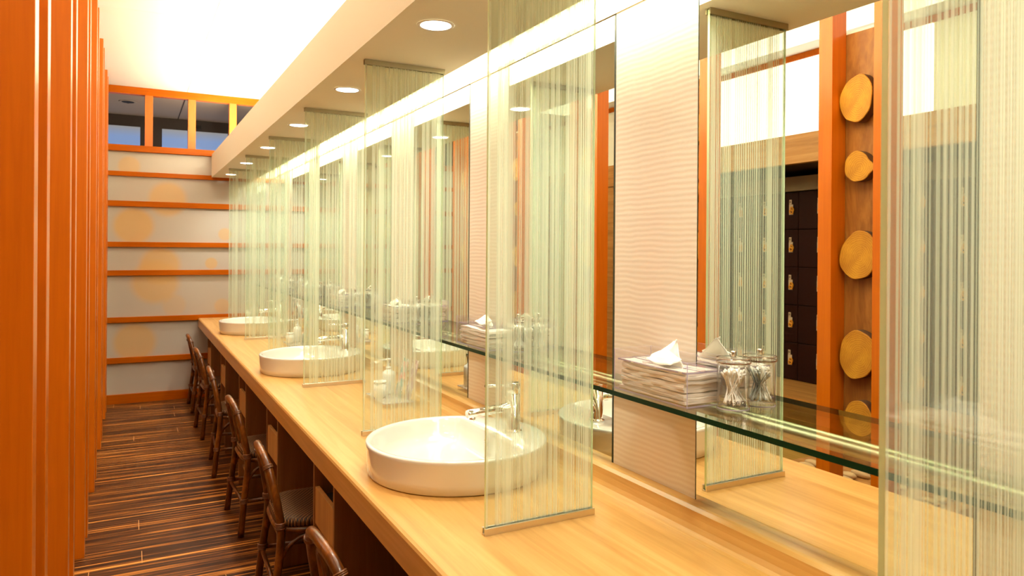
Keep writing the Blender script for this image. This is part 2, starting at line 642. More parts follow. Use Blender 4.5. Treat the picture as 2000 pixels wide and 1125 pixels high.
def copy_tree(o, parent=None):
    c = o.copy()
    C.objects.link(c)
    if parent:
        c.parent = parent
    for ch in list(o.children):
        copy_tree(ch, c)
    return c


def boxobj(name, x0, x1, y0, y1, z0, z1, mat, parent=None, bevel=0):
    bm = nb()
    box(bm, x0, x1, y0, y1, z0, z1)
    return obj(name, bm, mat, parent, bevel=bevel)


def struct(o, label):
    o['kind'] = 'structure'
    o['label'] = label
    o['category'] = o.name.split('_')[0].split('.')[0]
    return o


ORD = ['nearest', 'second', 'third', 'fourth', 'fifth', 'sixth', 'seventh', 'eighth']

# ------------------------------------------------------------------ the setting
struct(boxobj('floor', -0.28, 1.30, YB, YE + 0.05, -0.05, 0.0, M_floor), 'dark zebra striped wooden plank floor of the narrow aisle')
struct(boxobj('floor', -3.0, -0.28, YB, YE + 0.05, -0.05, 0.0, M_tatami), 'tan floor of the changing room seen in the mirrors')
bm = nb()
for y0, y1 in ((YB, 2.10), (2.104, 5.0), (5.004, YE + 0.05)):
    box(bm, -3.0, 0.455, y0, y1, ZT, ZT + 0.05)
    box(bm, 0.459, 1.60, y0, y1, ZT, ZT + 0.05)
box(bm, -3.0, 1.6, YB, YE, ZT + 0.012, ZT + 0.06)
struct(obj('ceiling', bm, M_ceiling), 'white plaster ceiling washed by hidden strip light')
struct(boxobj('wall_right', 1.246, 1.40, YB, YE, 0, ZT, M_soffit), 'plain wall behind the mirrors')
struct(boxobj('wall_near', -3.0, 1.40, YB - 0.1, YB, 0, ZT, M_veneer), 'plain wall behind the viewpoint')
struct(boxobj('wall_left', -3.1, -3.0, YB, YE, 0, ZT, M_header), 'wood wall at the far side of the changing room')

# far wall: milky screen with battens
wf = struct(boxobj('wall_far', -3.0, 1.40, YE + 0.015, YE + 0.06, 0.0, 2.292, M_screen), 'milky screen wall with soft round tan shapes across the end of the aisle')
for (z0, z1) in ((2.067, 2.109), (1.791, 1.841), (1.422, 1.468), (1.161, 1.209), (0.734, 0.783), (0.365, 0.416)):
    bm = nb()
    box(bm, -3.0, 1.24, YE - 0.012, YE + 0.016, z0, z1)
    obj('batten', bm, M_beam, wf, bevel=0.002)
bb = boxobj('baseboard_far', -3.0, 1.24, YE - 0.015, YE + 0.016, 0.0, 0.082, M_beam)
struct(bb, 'orange wooden baseboard below the milky screen')
# lattice opening above
wn = boxobj('window_1', -3.0, 1.24, YE - 0.02, YE + 0.05, 2.292, 2.349, M_beam, bevel=0.002)
struct(wn, 'open orange wooden lattice transom above the milky screen')
boxobj('head_beam', -3.0, 1.24, YE - 0.02, YE + 0.05, 2.814, 2.88, M_beam, wn, bevel=0.002)
x = 0.108 - 0.363 * 7
while x < 1.2:
    bm = nb()
    box(bm, x, x + 0.067, YE - 0.015, YE + 0.045, 2.345, 2.816)
    obj('mullion', bm, M_post, wn, bevel=0.002)
    x += 0.3625

# room beyond the lattice
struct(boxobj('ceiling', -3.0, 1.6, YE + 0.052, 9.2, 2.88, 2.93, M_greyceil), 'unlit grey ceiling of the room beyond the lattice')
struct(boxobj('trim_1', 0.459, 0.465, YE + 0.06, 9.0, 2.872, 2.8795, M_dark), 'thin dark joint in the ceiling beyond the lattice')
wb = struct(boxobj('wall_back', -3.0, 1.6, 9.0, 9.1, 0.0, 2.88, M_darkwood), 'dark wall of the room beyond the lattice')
wx = []
for k, (x0, x1) in enumerate(((-0.75, 0.082), (0.300, 0.99), (1.1, 1.5))):
    w2 = boxobj('window_%d' % (k + 2), x0, x1, 8.975, 8.995, 1.2, 2.752, M_dusk)
    struct(w2, ['blue dusk window pane beyond the first lattice opening', 'blue grey window pane beyond the second and third lattice openings', 'dim window pane beyond the last lattice opening'][k])
struct(boxobj('trim_2', 0.60, 0.70, 8.93, 8.999, 2.775, 2.815, M_dark), 'small dark bracket box on the header beyond the lattice')
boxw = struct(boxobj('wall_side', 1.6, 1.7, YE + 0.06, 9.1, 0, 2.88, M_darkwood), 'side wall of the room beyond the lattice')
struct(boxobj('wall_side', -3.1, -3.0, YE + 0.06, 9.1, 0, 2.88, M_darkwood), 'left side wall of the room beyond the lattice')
e = empty('recessed_lamp', (-0.036, 8.168, 2.88), 'unlit round recessed lamp in the grey ceiling beyond the lattice', 'ceiling lamp')
bm = nb()
lathe(bm, [(0.075, -0.006), (0.085, -0.001)], n=24)
obj('lamp_ring', bm, M_greyceil, e)
bm = nb()
lathe(bm, [(0.055, -0.009), (0.058, -0.006)], n=24)
box(bm, -0.006, 0.006, -0.055, 0.055, -0.012, -0.006)
obj('lamp_well', bm, M_dark, e)

# soffit (lowered ceiling box)
bm = nb()
HOLE = [(0.806, 0.01 + n) for n in range(0, 8)]
prism_y(bm, [(0.676, ZS), (1.0715, ZS), (1.0715, ZS + 0.24), (1.060, ZS + 0.24), (1.060, ZS + 0.02), (0.690, ZS + 0.02), (0.690, 2.31), (0.676, 2.31)], YB, YE + 0.014)
struct(obj('ceiling', bm, M_soffit), 'lowered soffit box running above the counter with a pale orange front face')
struct(boxobj('trim_3', 1.0715, 1.246, YB, YE, 2.23, 2.25, M_cavity), 'white inner roof of the light slot above the mirrors')
struct(boxobj('trim_4', 1.2176, 1.246, YB, YE - 0.002, 2.095, 2.107, M_trim), 'thin cream trim along the top of the mirrors')

# wall panels (piers), one between every two mirrors
for n in range(-1, 8):
    y0, y1 = n + 0.34, n + 0.676
    if n == 7:
        y0, y1 = 7.34, YE - 0.002
    p = boxobj('wall_panel', W, 1.246, y0, y1, 0.8115, 2.095, M_pier)
    lab = {0: 'cream rippled wall panel seen through the big striped glass at the right edge',
           1: 'wide cream rippled wall panel behind the large tissue box', 2: 'cream rippled wall panel beyond the nearest washbasin, left of its mirror',
           3: 'narrow cream rippled wall panel behind the third striped partition from the viewer',
           4: 'cream rippled wall panel behind the fourth striped partition from the viewer', 5: 'cream rippled wall panel behind the fifth striped partition from the viewer',
           6: 'cream rippled wall panel behind the sixth striped partition', 7: 'last sliver of rippled wall panel at the end screen', -1: 'rippled wall panel beside the viewpoint'}[n]
    if n >= 0:
        tag(p, lab, 'wall panel', 'rippled wall panels between the mirrors')
    else:
        tag(p, lab, 'wall panel')

# mirrors
for n in range(-1, 7):
    y0, y1 = n + 0.676, n + 1.34
    bm = nb()
    fs = box(bm, 1.2222, 1.2455, y0 + 0.004, y1 - 0.002, 0.8115, 2.095, 1)
    fs[5].material_index = 0
    lab = {-1: 'wall mirror beside the viewpoint', 0: 'tall wall mirror at right, reflecting orange posts, log slices and dark lockers',
           1: 'tall wall mirror beside the nearest washbasin, behind the second striped partition',
           2: 'wall mirror above the soap and leaflet tray, between the second and third wall panels',
           3: 'wall mirror beside the second washbasin', 4: 'wall mirror past the second washbasin', 5: 'wall mirror beside the farthest washbasin', 6: 'farthest wall mirror next to the end screen'}[n]
    mo = obj('wall_mirror', bm, [M_mirror, M_mirroredge])
    tag(mo, lab, 'mirror', 'wall mirrors above the counter')
    for (a, b) in ((y0 + 0.0003, y0 + 0.0085), (y1 - 0.0018, y1 - 0.0005)):
        bm = nb()
        box(bm, 1.2212, 1.2221, a, b, 0.8115, 2.095)
        tag(obj('edge_strip', bm, M_mirroredge, mo), 'dark edge strip')

# ------------------------------------------------------------------ counter with upstand
bm = nb()
xf = 0.565
prof = [(xf, 0.672), (xf, 0.742), (xf + 0.003, 0.7485), (xf + 0.010, ZC)]
prof += [(1.1495, ZC), (1.1495, 0.672)]
prism_y(bm, prof, YB + 0.002, YE - 0.014)
ct = obj('counter_top', bm, M_counter)
tag(ct, 'long honey coloured wooden counter top carrying the washbasins', 'counter')
bm = nb()
prof = [(1.150, ZC), (1.158, ZC + 0.003), (1.166, ZC + 0.010), (1.172, ZC + 0.021), (1.177, ZC + 0.036), (1.180, ZC + 0.051), (1.190, ZC + 0.0575), (1.198, 0.8113), (1.2455, 0.8113), (1.2455, 0.672), (1.150, 0.672)]
prism_y(bm, prof, YB + 0.002, YE - 0.014)
tag(obj('upstand', bm, M_counter), 'orange wooden upstand curving up from the counter to the mirrors', 'upstand')

# cabinets beneath, one per bay
bm = nb()
T = 0.016


def make_cabinet():
    root = empty('cabinet', (0, 0, 0), 'c', 'cabinet', 'open cabinets below the counter')
    for yy in (-0.15, 0.15 - T):
        bm = nb()
        box(bm, 0.578, 1.10, yy, yy + T, 0.0, 0.6715)
        obj('side_panel', bm, M_cabinet_shaded, root, bevel=0.001)
    bm = nb()
    box(bm, 1.085, 1.10, -0.134, 0.134, 0.0, 0.6715)
    obj('back_panel', bm, M_cabinet_shaded, root)
    bm = nb()
    box(bm, 0.582, 0.597, -0.1335, 0.1335, 0.445, 0.575)
    box(bm, 0.597, 0.90, -0.1335, 0.1335, 0.445, 0.455)
    box(bm, 0.885, 0.90, -0.1335, 0.1335, 0.455, 0.575)
    b = obj('waste_bin_drawer', bm, M_bin, root, bevel=0.001)
    bm = nb()
    box(bm, 0.598, 0.884, -0.1330, 0.1330, 0.456, 0.545)
    tag(obj('bin_liner', bm, M_dark, b), 'black bin liner')
    bm = nb()
    box(bm, 0.60, 1.085, -0.1335, 0.1335, 0.10, 0.115)
    obj('shelf', bm, M_cabinet_shaded, root)
    return root


cab = make_cabinet()
for n in range(0, 7):
    o = cab if n == 0 else copy_tree(cab)
    o.location = (0, n + 0.44, 0)
    o['label'] = ['pale wood cabinet under the counter nearest the viewpoint, out of view', 'pale wood cabinet under the counter beside the viewer, below the near partition',
                  'pale wood cabinet with open bin drawer under the counter, right of the second rattan chair',
                  'pale wood cabinet with bin drawer between the second and third rattan chairs', 'pale wood cabinet with bin drawer between the third and fourth rattan chairs',
                  'pale wood cabinet under the counter between the fourth and fifth rattan chairs', 'pale wood cabinet under the counter beside the farthest rattan chair'][n]
tag(boxobj('modesty_panel', 1.115, 1.135, YB + 0.002, YE - 0.016, 0.0, 0.671, M_cabinet_shaded), 'wooden back panel closing the space under the counter', 'panel')

# ------------------------------------------------------------------ glass shelf and rail
bm = nb()
fs = box(bm, 1.0616, 1.2205, YB + 0.002, YE - 0.016, SH - 0.012, SH, 0)
fs[5].material_index = 1
sh = obj('glass_shelf', bm, [M_shelfglass, M_shelfedge])
tag(sh, 'long clear glass shelf with a dark green front edge along the mirrors', 'shelf')
bm = nb()
tube(bm, [(1.208, YB + 0.01, SH - 0.026), (1.208, YE - 0.02, SH - 0.026)], 0.0125, n=16)
tag(obj('shelf_rail', bm, M_rail), 'round steel rail carrying the back of the glass shelf', 'rail')

# ------------------------------------------------------------------ striped glass partitions


def make_partition():
    root = empty('glass_partition', (0, 0, 0), 'p', 'glass partition', 'striped glass partitions on the counter')
    bm = nb()
    fs = box(bm, XG1 + 0.004, XG2 - 0.004, -0.004, 0.004, ZC + 0.004, ZS - 0.004, 0)
    fs[5].material_index = 1
    fs[3].material_index = 1
    tag(obj('glass_pane', bm, [M_stripe, M_edge_light], root), 'clear glass pane with fine white vertical stripes')
    bm = nb()
    box(bm, XG1, XG2, -0.0095, -0.0045, ZC, ZC + 0.0165)
    box(bm, XG1, XG2, 0.0045, 0.0095, ZC, ZC + 0.0165)
    box(bm, XG1, XG2, -0.0045, 0.0045, ZC, ZC + 0.0035)
    tag(obj('bottom_rail', bm, M_steel, root, bevel=0.0006), 'slim steel rail')
    bm = nb()
    box(bm, XG1, XG2, -0.0095, -0.0045, ZS - 0.0175, ZS)
    box(bm, XG1, XG2, 0.0045, 0.0095, ZS - 0.0175, ZS)
    box(bm, XG1, XG2, -0.0045, 0.0045, ZS - 0.0035, ZS)
    tag(obj('top_rail', bm, M_rail, root, bevel=0.0006), 'slim steel rail under the soffit')
    return root


pt = make_partition()
PL = ['blurred striped glass partition filling the right edge of the view', 'large striped glass partition in front of the nearest washbasin',
      'striped glass partition between the nearest washbasin and the soap tray', 'striped glass partition overlapping the second washbasin',
      'fourth striped glass partition from the viewer, past the second washbasin', 'striped glass partition overlapping the farthest washbasin',
      'farthest striped glass partition, next to the end screen']
for n in range(7):
    o = pt if n == 0 else copy_tree(pt)
    o.location = (0, n + 0.508, 0)
    o['label'] = PL[n]

# ------------------------------------------------------------------ downlights


def make_downlight():
    root = empty('downlight', (0, 0, 0), 'd', 'downlight', 'round downlights in the soffit')
    bm = nb()
    n = 40
    prof = [(0.046, ZS - 0.0015), (0.052, ZS - 0.004), (0.057, ZS - 0.0005)]
    lathe(bm, prof, n=n, cap0=False, cap1=False)
    obj('trim_ring', bm, M_white, root)
    bm = nb()
    lathe(bm, [(0.001, ZS - 0.0022), (0.046, ZS - 0.0018)], n=n, cap0=True, cap1=False)
    tag(obj('lens', bm, M_lampglow, root), 'glowing warm white lens')
    return root


dl = make_downlight()
DL = ['downlight above the viewpoint, out of the view', 'round soffit downlight just beyond the near partition, out of the view',
      'largest round downlight, over the nearest washbasin', 'second largest round downlight in the soffit', 'round downlight over the second washbasin, third from the viewer',
      'fourth visible round downlight from the viewer', 'fifth visible round downlight from the viewer', 'smallest round downlight, nearest the end screen']
for n in range(8):
    o = dl if n == 0 else copy_tree(dl)
    yy = n + 0.01 if n < 2 else n + 0.02
    o.location = (0.806, yy, 0)
    o['label'] = DL[n]
    lamp('downlight_lamp', (0.806, yy, ZS - 0.006), 0.085, 0, 3.5, WARM, spread=130, shape='DISK')

# ------------------------------------------------------------------ washbasins with taps


def make_basin():
    root = empty('washbasin', (0, 0, 0), 'b', 'washbasin', 'round white washbasins on the counter')
    bm = nb()
    n = 96
    RT, RB, zt = 0.274, 0.266, 0.8500
    c0 = Vector((-0.045, 0.0))
    xd = 0.112
    Ri = 0.257

    def circ_hit(d, rad):
        # from c0 along d to circle radius rad at origin
        b = c0.dot(d)
        c = c0.dot(c0) - rad * rad
        return -b + math.sqrt(b * b - c)

    def dshape(d):
        t1 = circ_hit(d, Ri)
        t = t1
        if d.x > 1e-6:
            t2 = (xd - c0.x) / d.x
            # smooth minimum rounds the corners
            k = 0.012
            h = max(k - abs(t1 - t2), 0) / k
            t = min(t1, t2) - h * h * k / 4
        return t
    dirs = [Vector((cos(2 * pi * i / n), sin(2 * pi * i / n))) for i in range(n)]

    def ring(fn):
        out = []
        for d in dirs:
            x, y, z = fn(d)
            out.append(bm.verts.new((x, y, z)))
        return out

    def circ_ring(rad, z):
        def f(d):
            t = circ_hit(d, rad)
            p = c0 + d * t
            return p.x, p.y, z
        return ring(f)

    def bowl_ring(s, z):
        def f(d):
            t = dshape(d) * s
            p = c0 + d * t
            return p.x, p.y, z
        return ring(f)
    rings = [circ_ring(RB - 0.006, ZC - 0.0), circ_ring(RB, ZC + 0.004), circ_ring(RB + 0.003, ZC + 0.03), circ_ring(RT - 0.001, zt - 0.012), circ_ring(RT, zt - 0.005),
             circ_ring(RT - 0.003, zt - 0.001), circ_ring(RT - 0.007, zt)]
    rings += [bowl_ring(1.0, zt - 0.001), bowl_ring(0.985, zt - 0.006), bowl_ring(0.965, zt - 0.020), bowl_ring(0.93, zt - 0.048), bowl_ring(0.88, zt - 0.066),
              bowl_ring(0.78, zt - 0.076), bowl_ring(0.55, zt - 0.080), bowl_ring(0.3, zt - 0.082), bowl_ring(0.09, zt - 0.083)]
    for a, b in zip(rings, rings[1:]):
        for i in range(n):
            f = bm.faces.new((a[i], a[(i + 1) % n], b[(i + 1) % n], b[i]))
            f.smooth = True
    bm.faces.new(list(reversed(rings[0])))
    bm.faces.new(rings[-1])
    body = obj('basin_bowl', bm, M_ceramic, root)
    bm = nb()
    lathe(bm, [(0.022, zt - 0.0835), (0.022, zt - 0.081), (0.018, zt - 0.079), (0.004, zt - 0.078)], cx=c0.x, n=24)
    obj('drain', bm, M_chrome, body)
    bm = nb()
    for (yy, ww) in ((0.0, 0.010),):
        tube(bm, [(xd - 0.012, yy - ww, zt - 0.030), (xd - 0.012, yy + ww, zt - 0.030)], 0.0045, n=10)
    tag(obj('overflow_slot', bm, M_chrome, body), 'small chrome overflow slot')
    # maker's mark on the front lower left
    return root


def text_mesh(txt, size):
    cu = bpy.data.curves.new('t', 'FONT')
    cu.body = txt
    cu.size = size
    cu.align_x = 'CENTER'
    cu.align_y = 'CENTER'
    cu.resolution_u = 3
    to = bpy.data.objects.new('t', cu)
    C.objects.link(to)
    bpy.context.view_layer.update()
    dg = bpy.context.evaluated_depsgraph_get()
    me = bpy.data.meshes.new_from_object(to.evaluated_get(dg))
    bpy.data.objects.remove(to)
    return me


def wrap_text(name, txt, size, rad, ang, z, mat, parent, flip=1, thick=0.0):
    me = text_mesh(txt, size)
    # subdivide long faces a little is not needed: glyphs are small
    for v in me.vertices:
        a = ang + v.co.x / rad
        zz = v.co.y
        v.co = Vector((rad * cos(a), rad * sin(a), z + zz))
    me.materials.clear()
    me.materials.append(mat)
    me.name = name
    o = bpy.data.objects.new(name, me)
    C.objects.link(o)
    o.parent = parent
    return o


M_mark = plain('grey_print', (0.35, 0.30, 0.26), 0.5)
basin = make_basin()
wrap_text('maker_mark', 'TOTO', 0.013, 0.2665, radians(193), ZC + 0.020, M_mark, basin)

# the tap, standing on the basin's ledge


def make_tap():
    root = empty('tap', (0, 0, 0), 't', 'tap', 'chrome taps on the washbasins')
    z = 0.8495
    bm = nb()
    lathe(bm, [(0.0265, z), (0.0265, z + 0.004), (0.0215, z + 0.006), (0.0205, z + 0.010), (0.0205, z + 0.118)], n=32)
    obj('tap_body', bm, M_chrome, root)
    bm = nb()
    lathe(bm, [(0.0195, z + 0.1185), (0.0210, z + 0.1205), (0.0210, z + 0.151), (0.0195, z + 0.153)], n=32)
    cap = obj('mixer_cap', bm, M_chrome, root)
    bm = nb()
    tube(bm, [(-0.018, 0, z + 0.145), (-0.100, 0, z + 0.149)], 0.0042, n=12)
    obj('lever', bm, M_chrome, cap)
    bm = nb()
    tube(bm, [(-0.012, 0, z + 0.078), (-0.157, 0, z + 0.068), (-0.160, 0, z + 0.0678)], [0.0135, 0.0135, 0.0120], n=24)
    sp = obj('spout', bm, M_chrome, root)
    bm = nb()
    lathe(bm, [(0.0088, z + 0.046), (0.0100, z + 0.047), (0.0100, z + 0.060)], cx=-0.142, n=20)
    obj('nozzle', bm, M_chrome, sp)
    return root


tap = make_tap()
BL = ['large round white washbasin nearest the viewer', 'middle round white washbasin, second from the viewer', 'small looking farthest round white washbasin near the end screen']
TL = ['chrome tap on the nearest washbasin', 'chrome tap on the second washbasin', 'chrome tap on the farthest washbasin']
for k, yy in enumerate((2.012, 4.012, 6.012)):
    o = basin if k == 0 else copy_tree(basin)
    o.location = (0.881, yy, 0)
    o['label'] = BL[k]
    o = tap if k == 0 else copy_tree(tap)
    o.location = (1.064, yy - 0.022, 0)
    o['label'] = TL[k]

# ------------------------------------------------------------------ tissue boxes, jars, swabs
BX0, BX1, BY0, BY1 = 1.085, 1.204, 0.219, 0.489


def wallbox(bm, x0, x1, y0, y1, z0, z1, mi_top=1):
    fs = box(bm, x0, x1, y0, y1, z0, z1, 0)
    fs[1].material_index = 1
    if y1 - y0 > 0.2:
        fs[2].material_index = 1
        fs[4].material_index = 1


def make_tissue_box():
    root = empty('tissue_box', (0, 0, 0), 't', 'tissue box', 'acrylic tissue boxes on the glass shelf')
    t = 0.0025
    z0, z1 = SH, 1.170
    bm = nb()
    wallbox(bm, BX0, BX0 + t, BY0, BY1, z0 + 0.003, z1)
    wallbox(bm, BX1 - t, BX1, BY0, BY1, z0 + 0.003, z1)
    wallbox(bm, BX0 + t, BX1 - t, BY0, BY0 + t, z0 + 0.003, z1)
    wallbox(bm, BX0 + t, BX1 - t, BY1 - t, BY1, z0 + 0.003, z1)
    fs = box(bm, BX0, BX1, BY0, BY1, z0, z0 + 0.003, 0)
    for i in (2, 3, 4, 5):
        fs[i].material_index = 1
    tag(obj('acrylic_tray', bm, [M_acrylic, M_acryledge], root), 'clear acrylic walls')
    # press plate with slot
    bm = nb()
    zp = 1.143
    a, b = BX0 + 0.006, BX1 - 0.006
    c, d = BY0 + 0.008, BY1 - 0.008
    xm = (a + b) / 2
    for (x0, x1, y0, y1) in ((a, xm - 0.008, c, d), (xm + 0.008, b, c, d), (xm - 0.008, xm + 0.008, c, c + 0.06), (xm - 0.008, xm + 0.008, d - 0.06, d)):
        fs = box(bm, x0, x1, y0, y1, zp, zp + 0.004, 0)
        for i in (2, 3, 4, 5):
            fs[i].material_index = 1
    tag(obj('press_plate', bm, [M_acrylic, M_acryledge], root), 'clear plate with lilac edges')
    return root


def make_tissues(seed, hgt, full):
    rr = random.Random(seed)
    root = empty('tissue_stack', (0, 0, 0), 't', 'tissues', 'stacks of white paper tissues')
    bm = nb()
    z = SH + 0.0045
    top = SH + 0.0045 + full
    k = 0
    nx, ny = 6, 14
    while z < top:
        th = rr.uniform(0.004, 0.0075)
        ins = rr.uniform(0.0, 0.007)
        tilt = 0.0
        x0, x1 = BX0 + 0.006 + ins, BX1 - 0.006 - rr.uniform(0, 0.004)
        y0, y1 = BY0 + 0.010 + rr.uniform(0, 0.010), BY1 - 0.012 - rr.uniform(0, 0.012)
        ph = rr.uniform(0, 6)
        g = [[[None] * 2 for _ in range(ny + 1)] for _ in range(nx + 1)]
        for i in range(nx + 1):
            for j in range(ny + 1):
                u, v = i / nx, j / ny
                wob = 0.0016 * sin(5 * v + ph) + 0.0012 * sin(9 * u + ph)
                edge = 0.002 * sin(17 * v + ph * 2) * (1 if i in (0, nx) else 0)
                X = x0 + (x1 - x0) * u + edge
                Y = y0 + (y1 - y0) * v
                g[i][j][0] = bm.verts.new((X, Y, max(SH + 0.0035, z + wob * min(1, k / 2))))
                g[i][j][1] = bm.verts.new((X, Y, z + th * 0.86 + wob))
        for i in range(nx):
            for j in range(ny):
                for q in (0, 1):
                    f = bm.faces.new((g[i][j][q], g[i + 1][j][q], g[i + 1][j + 1][q], g[i][j + 1][q]))
                    f.smooth = True
        for j in range(ny):
            for i in (0, nx):
                bm.faces.new((g[i][j][0], g[i][j + 1][0], g[i][j + 1][1], g[i][j][1]))
        for i in range(nx):
            for j in (0, ny):
                bm.faces.new((g[i][j][0], g[i + 1][j][0], g[i + 1][j][1], g[i][j][1]))
        z += th
        k += 1
    obj('folded_tissues', bm, M_paper, root)
    # pulled up tissue: a folded peak
    bm = nb()
    xm = (BX0 + BX1) / 2
    yc = (BY0 + BY1) / 2 + 0.0
    NU, NV = 14, 12
    g = []
    for i in range(NU + 1):
        row = []
        u = i / NU * 2 - 1
        for j in range(NV + 1):
            v = j / NV
            wdt = 0.062 * (1 - v) + 0.006 * v
            y = yc + u * wdt - 0.018 * v + 0.006 * sin(3 * u + seed)
            x = xm + (0.014 * sin(u * 3.2 + seed) * (1 - v) + 0.010 * sin(v * 4 + seed)) * (0.3 + 0.7 * v)
            zz = top + 0.0005 + (hgt) * v ** 0.9 * (1 - 0.10 * abs(u))
            row.append(bm.verts.new((x, y, zz)))
        g.append(row)
    for i in range(NU):
        for j in range(NV):
            f = bm.faces.new((g[i][j], g[i + 1][j], g[i + 1][j + 1], g[i][j + 1]))
            f.smooth = True
    o = obj('pulled_tissue', bm, M_paper, root)
    md = o.modifiers.new('thickness', 'SOLIDIFY')
    md.thickness = 0.0016
    # a lower wing of the tissue lying on the plate
    bm = nb()
    g = []
    for i in range(9):
        row = []
        for j in range(9):
            u, v = i / 8, j / 8
            x = xm - 0.004 - 0.034 * v * (1 - 0.5 * u)
            y = yc - 0.055 + 0.11 * u
            zz = 1.1495 + 0.030 * (1 - v) * (1 - abs(u - 0.45)) + 0.003 * sin(6 * u + 4 * v + seed)
            row.append(bm.verts.new((x, y, zz)))
        g.append(row)
    for i in range(8):
        for j in range(8):
            f = bm.faces.new((g[i][j], g[i + 1][j], g[i + 1][j + 1], g[i][j + 1]))
            f.smooth = True
    o = obj('tissue_fold', bm, M_paper, root)
    md = o.modifiers.new('thickness', 'SOLIDIFY')
    md.thickness = 0.0014
    return root


JX, JY = 1.182, 0.177


def make_jar():
    root = empty('swab_jar', (0, 0, 0), 'j', 'jar', 'clear lidded jars of cotton swabs')
    bm = nb()
    z = SH
    lathe(bm, [(0.0325, z), (0.035, z + 0.002), (0.035, z + 0.100), (0.0328, z + 0.100), (0.0328, z + 0.006), (0.001, z + 0.006)], n=40)
    jb = obj('jar_body', bm, M_jar, root)
    bm = nb()
    lathe(bm, [(0.0353, z + 0.0005), (0.0358, z + 0.0015), (0.0353, z + 0.0035)], n=40, cap0=False, cap1=False)
    tag(obj('foot_ring', bm, M_acryledge, jb), 'thick clear foot ring')
    bm = nb()
    lathe(bm, [(0.030, z + 0.0985), (0.031, z + 0.1005), (0.0372, z + 0.1008), (0.0376, z + 0.104), (0.0372, z + 0.1115), (0.030, z + 0.1135), (0.006, z + 0.1140)], n=40)
    lid = obj('lid', bm, M_jar, root)
    bm = nb()
    lathe(bm, [(0.0377, z + 0.1015), (0.0379, z + 0.103), (0.0377, z + 0.1045)], n=40, cap0=False, cap1=False)
    lathe(bm, [(0.0374, z + 0.1110), (0.0376, z + 0.1118), (0.0370, z + 0.1125)], n=40, cap0=False, cap1=False)
    tag(obj('lid_rim', bm, plain('lid_rim_shine', (0.55, 0.42, 0.30), 0.15, metal=0.8), lid), 'shiny rim of the lid')
    bm = nb()
    lathe(bm, [(0.0058, z + 0.1142), (0.0055, z + 0.122), (0.0062, z + 0.1255), (0.004, z + 0.1275)], n=20)
    obj('knob', bm, M_steel, lid)
    wrap_text('printed_name', '静流閣', 0.0150, 0.0354, radians(225 + 12), SH + 0.0155, M_text, jb)
    return root


tb = make_tissue_box()
jar = make_jar()
TBN = ['behind the blurred near partition', 'in front of the wide rippled panel', 'above the nearest washbasin',
       'above the soap and leaflet tray', 'above the second washbasin', 'past the second washbasin', 'above the farthest washbasin']
JN = ['behind the blurred near partition', 'beside the wide rippled panel', 'above the nearest washbasin',
      'above the soap and leaflet tray', 'above the second washbasin', 'past the second washbasin', 'above the farthest washbasin']
bm = nb()
# one swab: thin stick with two cotton ends
L = 0.080
tube(bm, [(0, 0, -L / 2), (0, 0, -L / 2 + 0.002), (0, 0, -L / 2 + 0.010), (0, 0, -L / 2 + 0.013), (0, 0, L / 2 - 0.013), (0, 0, L / 2 - 0.010), (0, 0, L / 2 - 0.002), (0, 0, L / 2)],
     [0.0016, 0.0029, 0.0027, 0.0013, 0.0013, 0.0027, 0.0029, 0.0016], n=7)
sw0 = obj('cotton_swab', bm, M_swab)
first = True
for n in range(7):
    o = tb if n == 0 else copy_tree(tb)
    o.location = (0, n, 0)
    o['label'] = 'clear acrylic tissue box ' + TBN[n]
    ts = make_tissues(3 + n, [0.05, 0.064, 0.030, 0.046, 0.05, 0.04, 0.05][n], 0.068 if n != 2 else 0.056)
    ts.location = (0, n, 0)
    ts['label'] = 'stack of white paper tissues in the acrylic box ' + TBN[n]
    o = jar if n == 0 else copy_tree(jar)
    o.location = (JX, JY + n, 0)
    o['label'] = 'clear lidded jar of cotton swabs ' + JN[n]
    for k in range(40):
        s = sw0 if first else sw0.copy()
        if not first:
            C.objects.link(s)
        first = False
        a = R.uniform(0, 2 * pi)
        rb = 0.0278 * math.sqrt(R.uniform(0.05, 1))
        rt = 0.0278 * math.sqrt(R.uniform(0.05, 1))
        a2 = a + pi + R.uniform(-1.5, 1.5)
        b = Vector((JX + rb * cos(a), JY + n + rb * sin(a), 0))
        t = Vector((JX + rt * cos(a2), JY + n + rt * sin(a2), 0))
        hz = math.sqrt(max(0.0001, L * L - (t - b).length_squared))
        zb = SH + 0.0095 + (R.uniform(0, 0.004))
        b.z = zb
        t.z = zb + hz
        s.location = (b + t) / 2
        s.rotation_mode = 'QUATERNION'
        s.rotation_quaternion = (t - b).to_track_quat('Z', 'Y')
        tag(s, 'white cotton swab in the clear jar ' + JN[n].replace(', printed with three characters', ''), 'cotton swab', 'cotton swabs in the jar ' + JN[n].split(',')[0])

# ------------------------------------------------------------------ soap / leaflet trays on the counter


def rounded_lathe_obj(name, prof, mat, parent=None, cx=0, cy=0, n=28):
    bm = nb()
    lathe(bm, prof, cx=cx, cy=cy, n=n)
    return obj(name, bm, mat, parent)


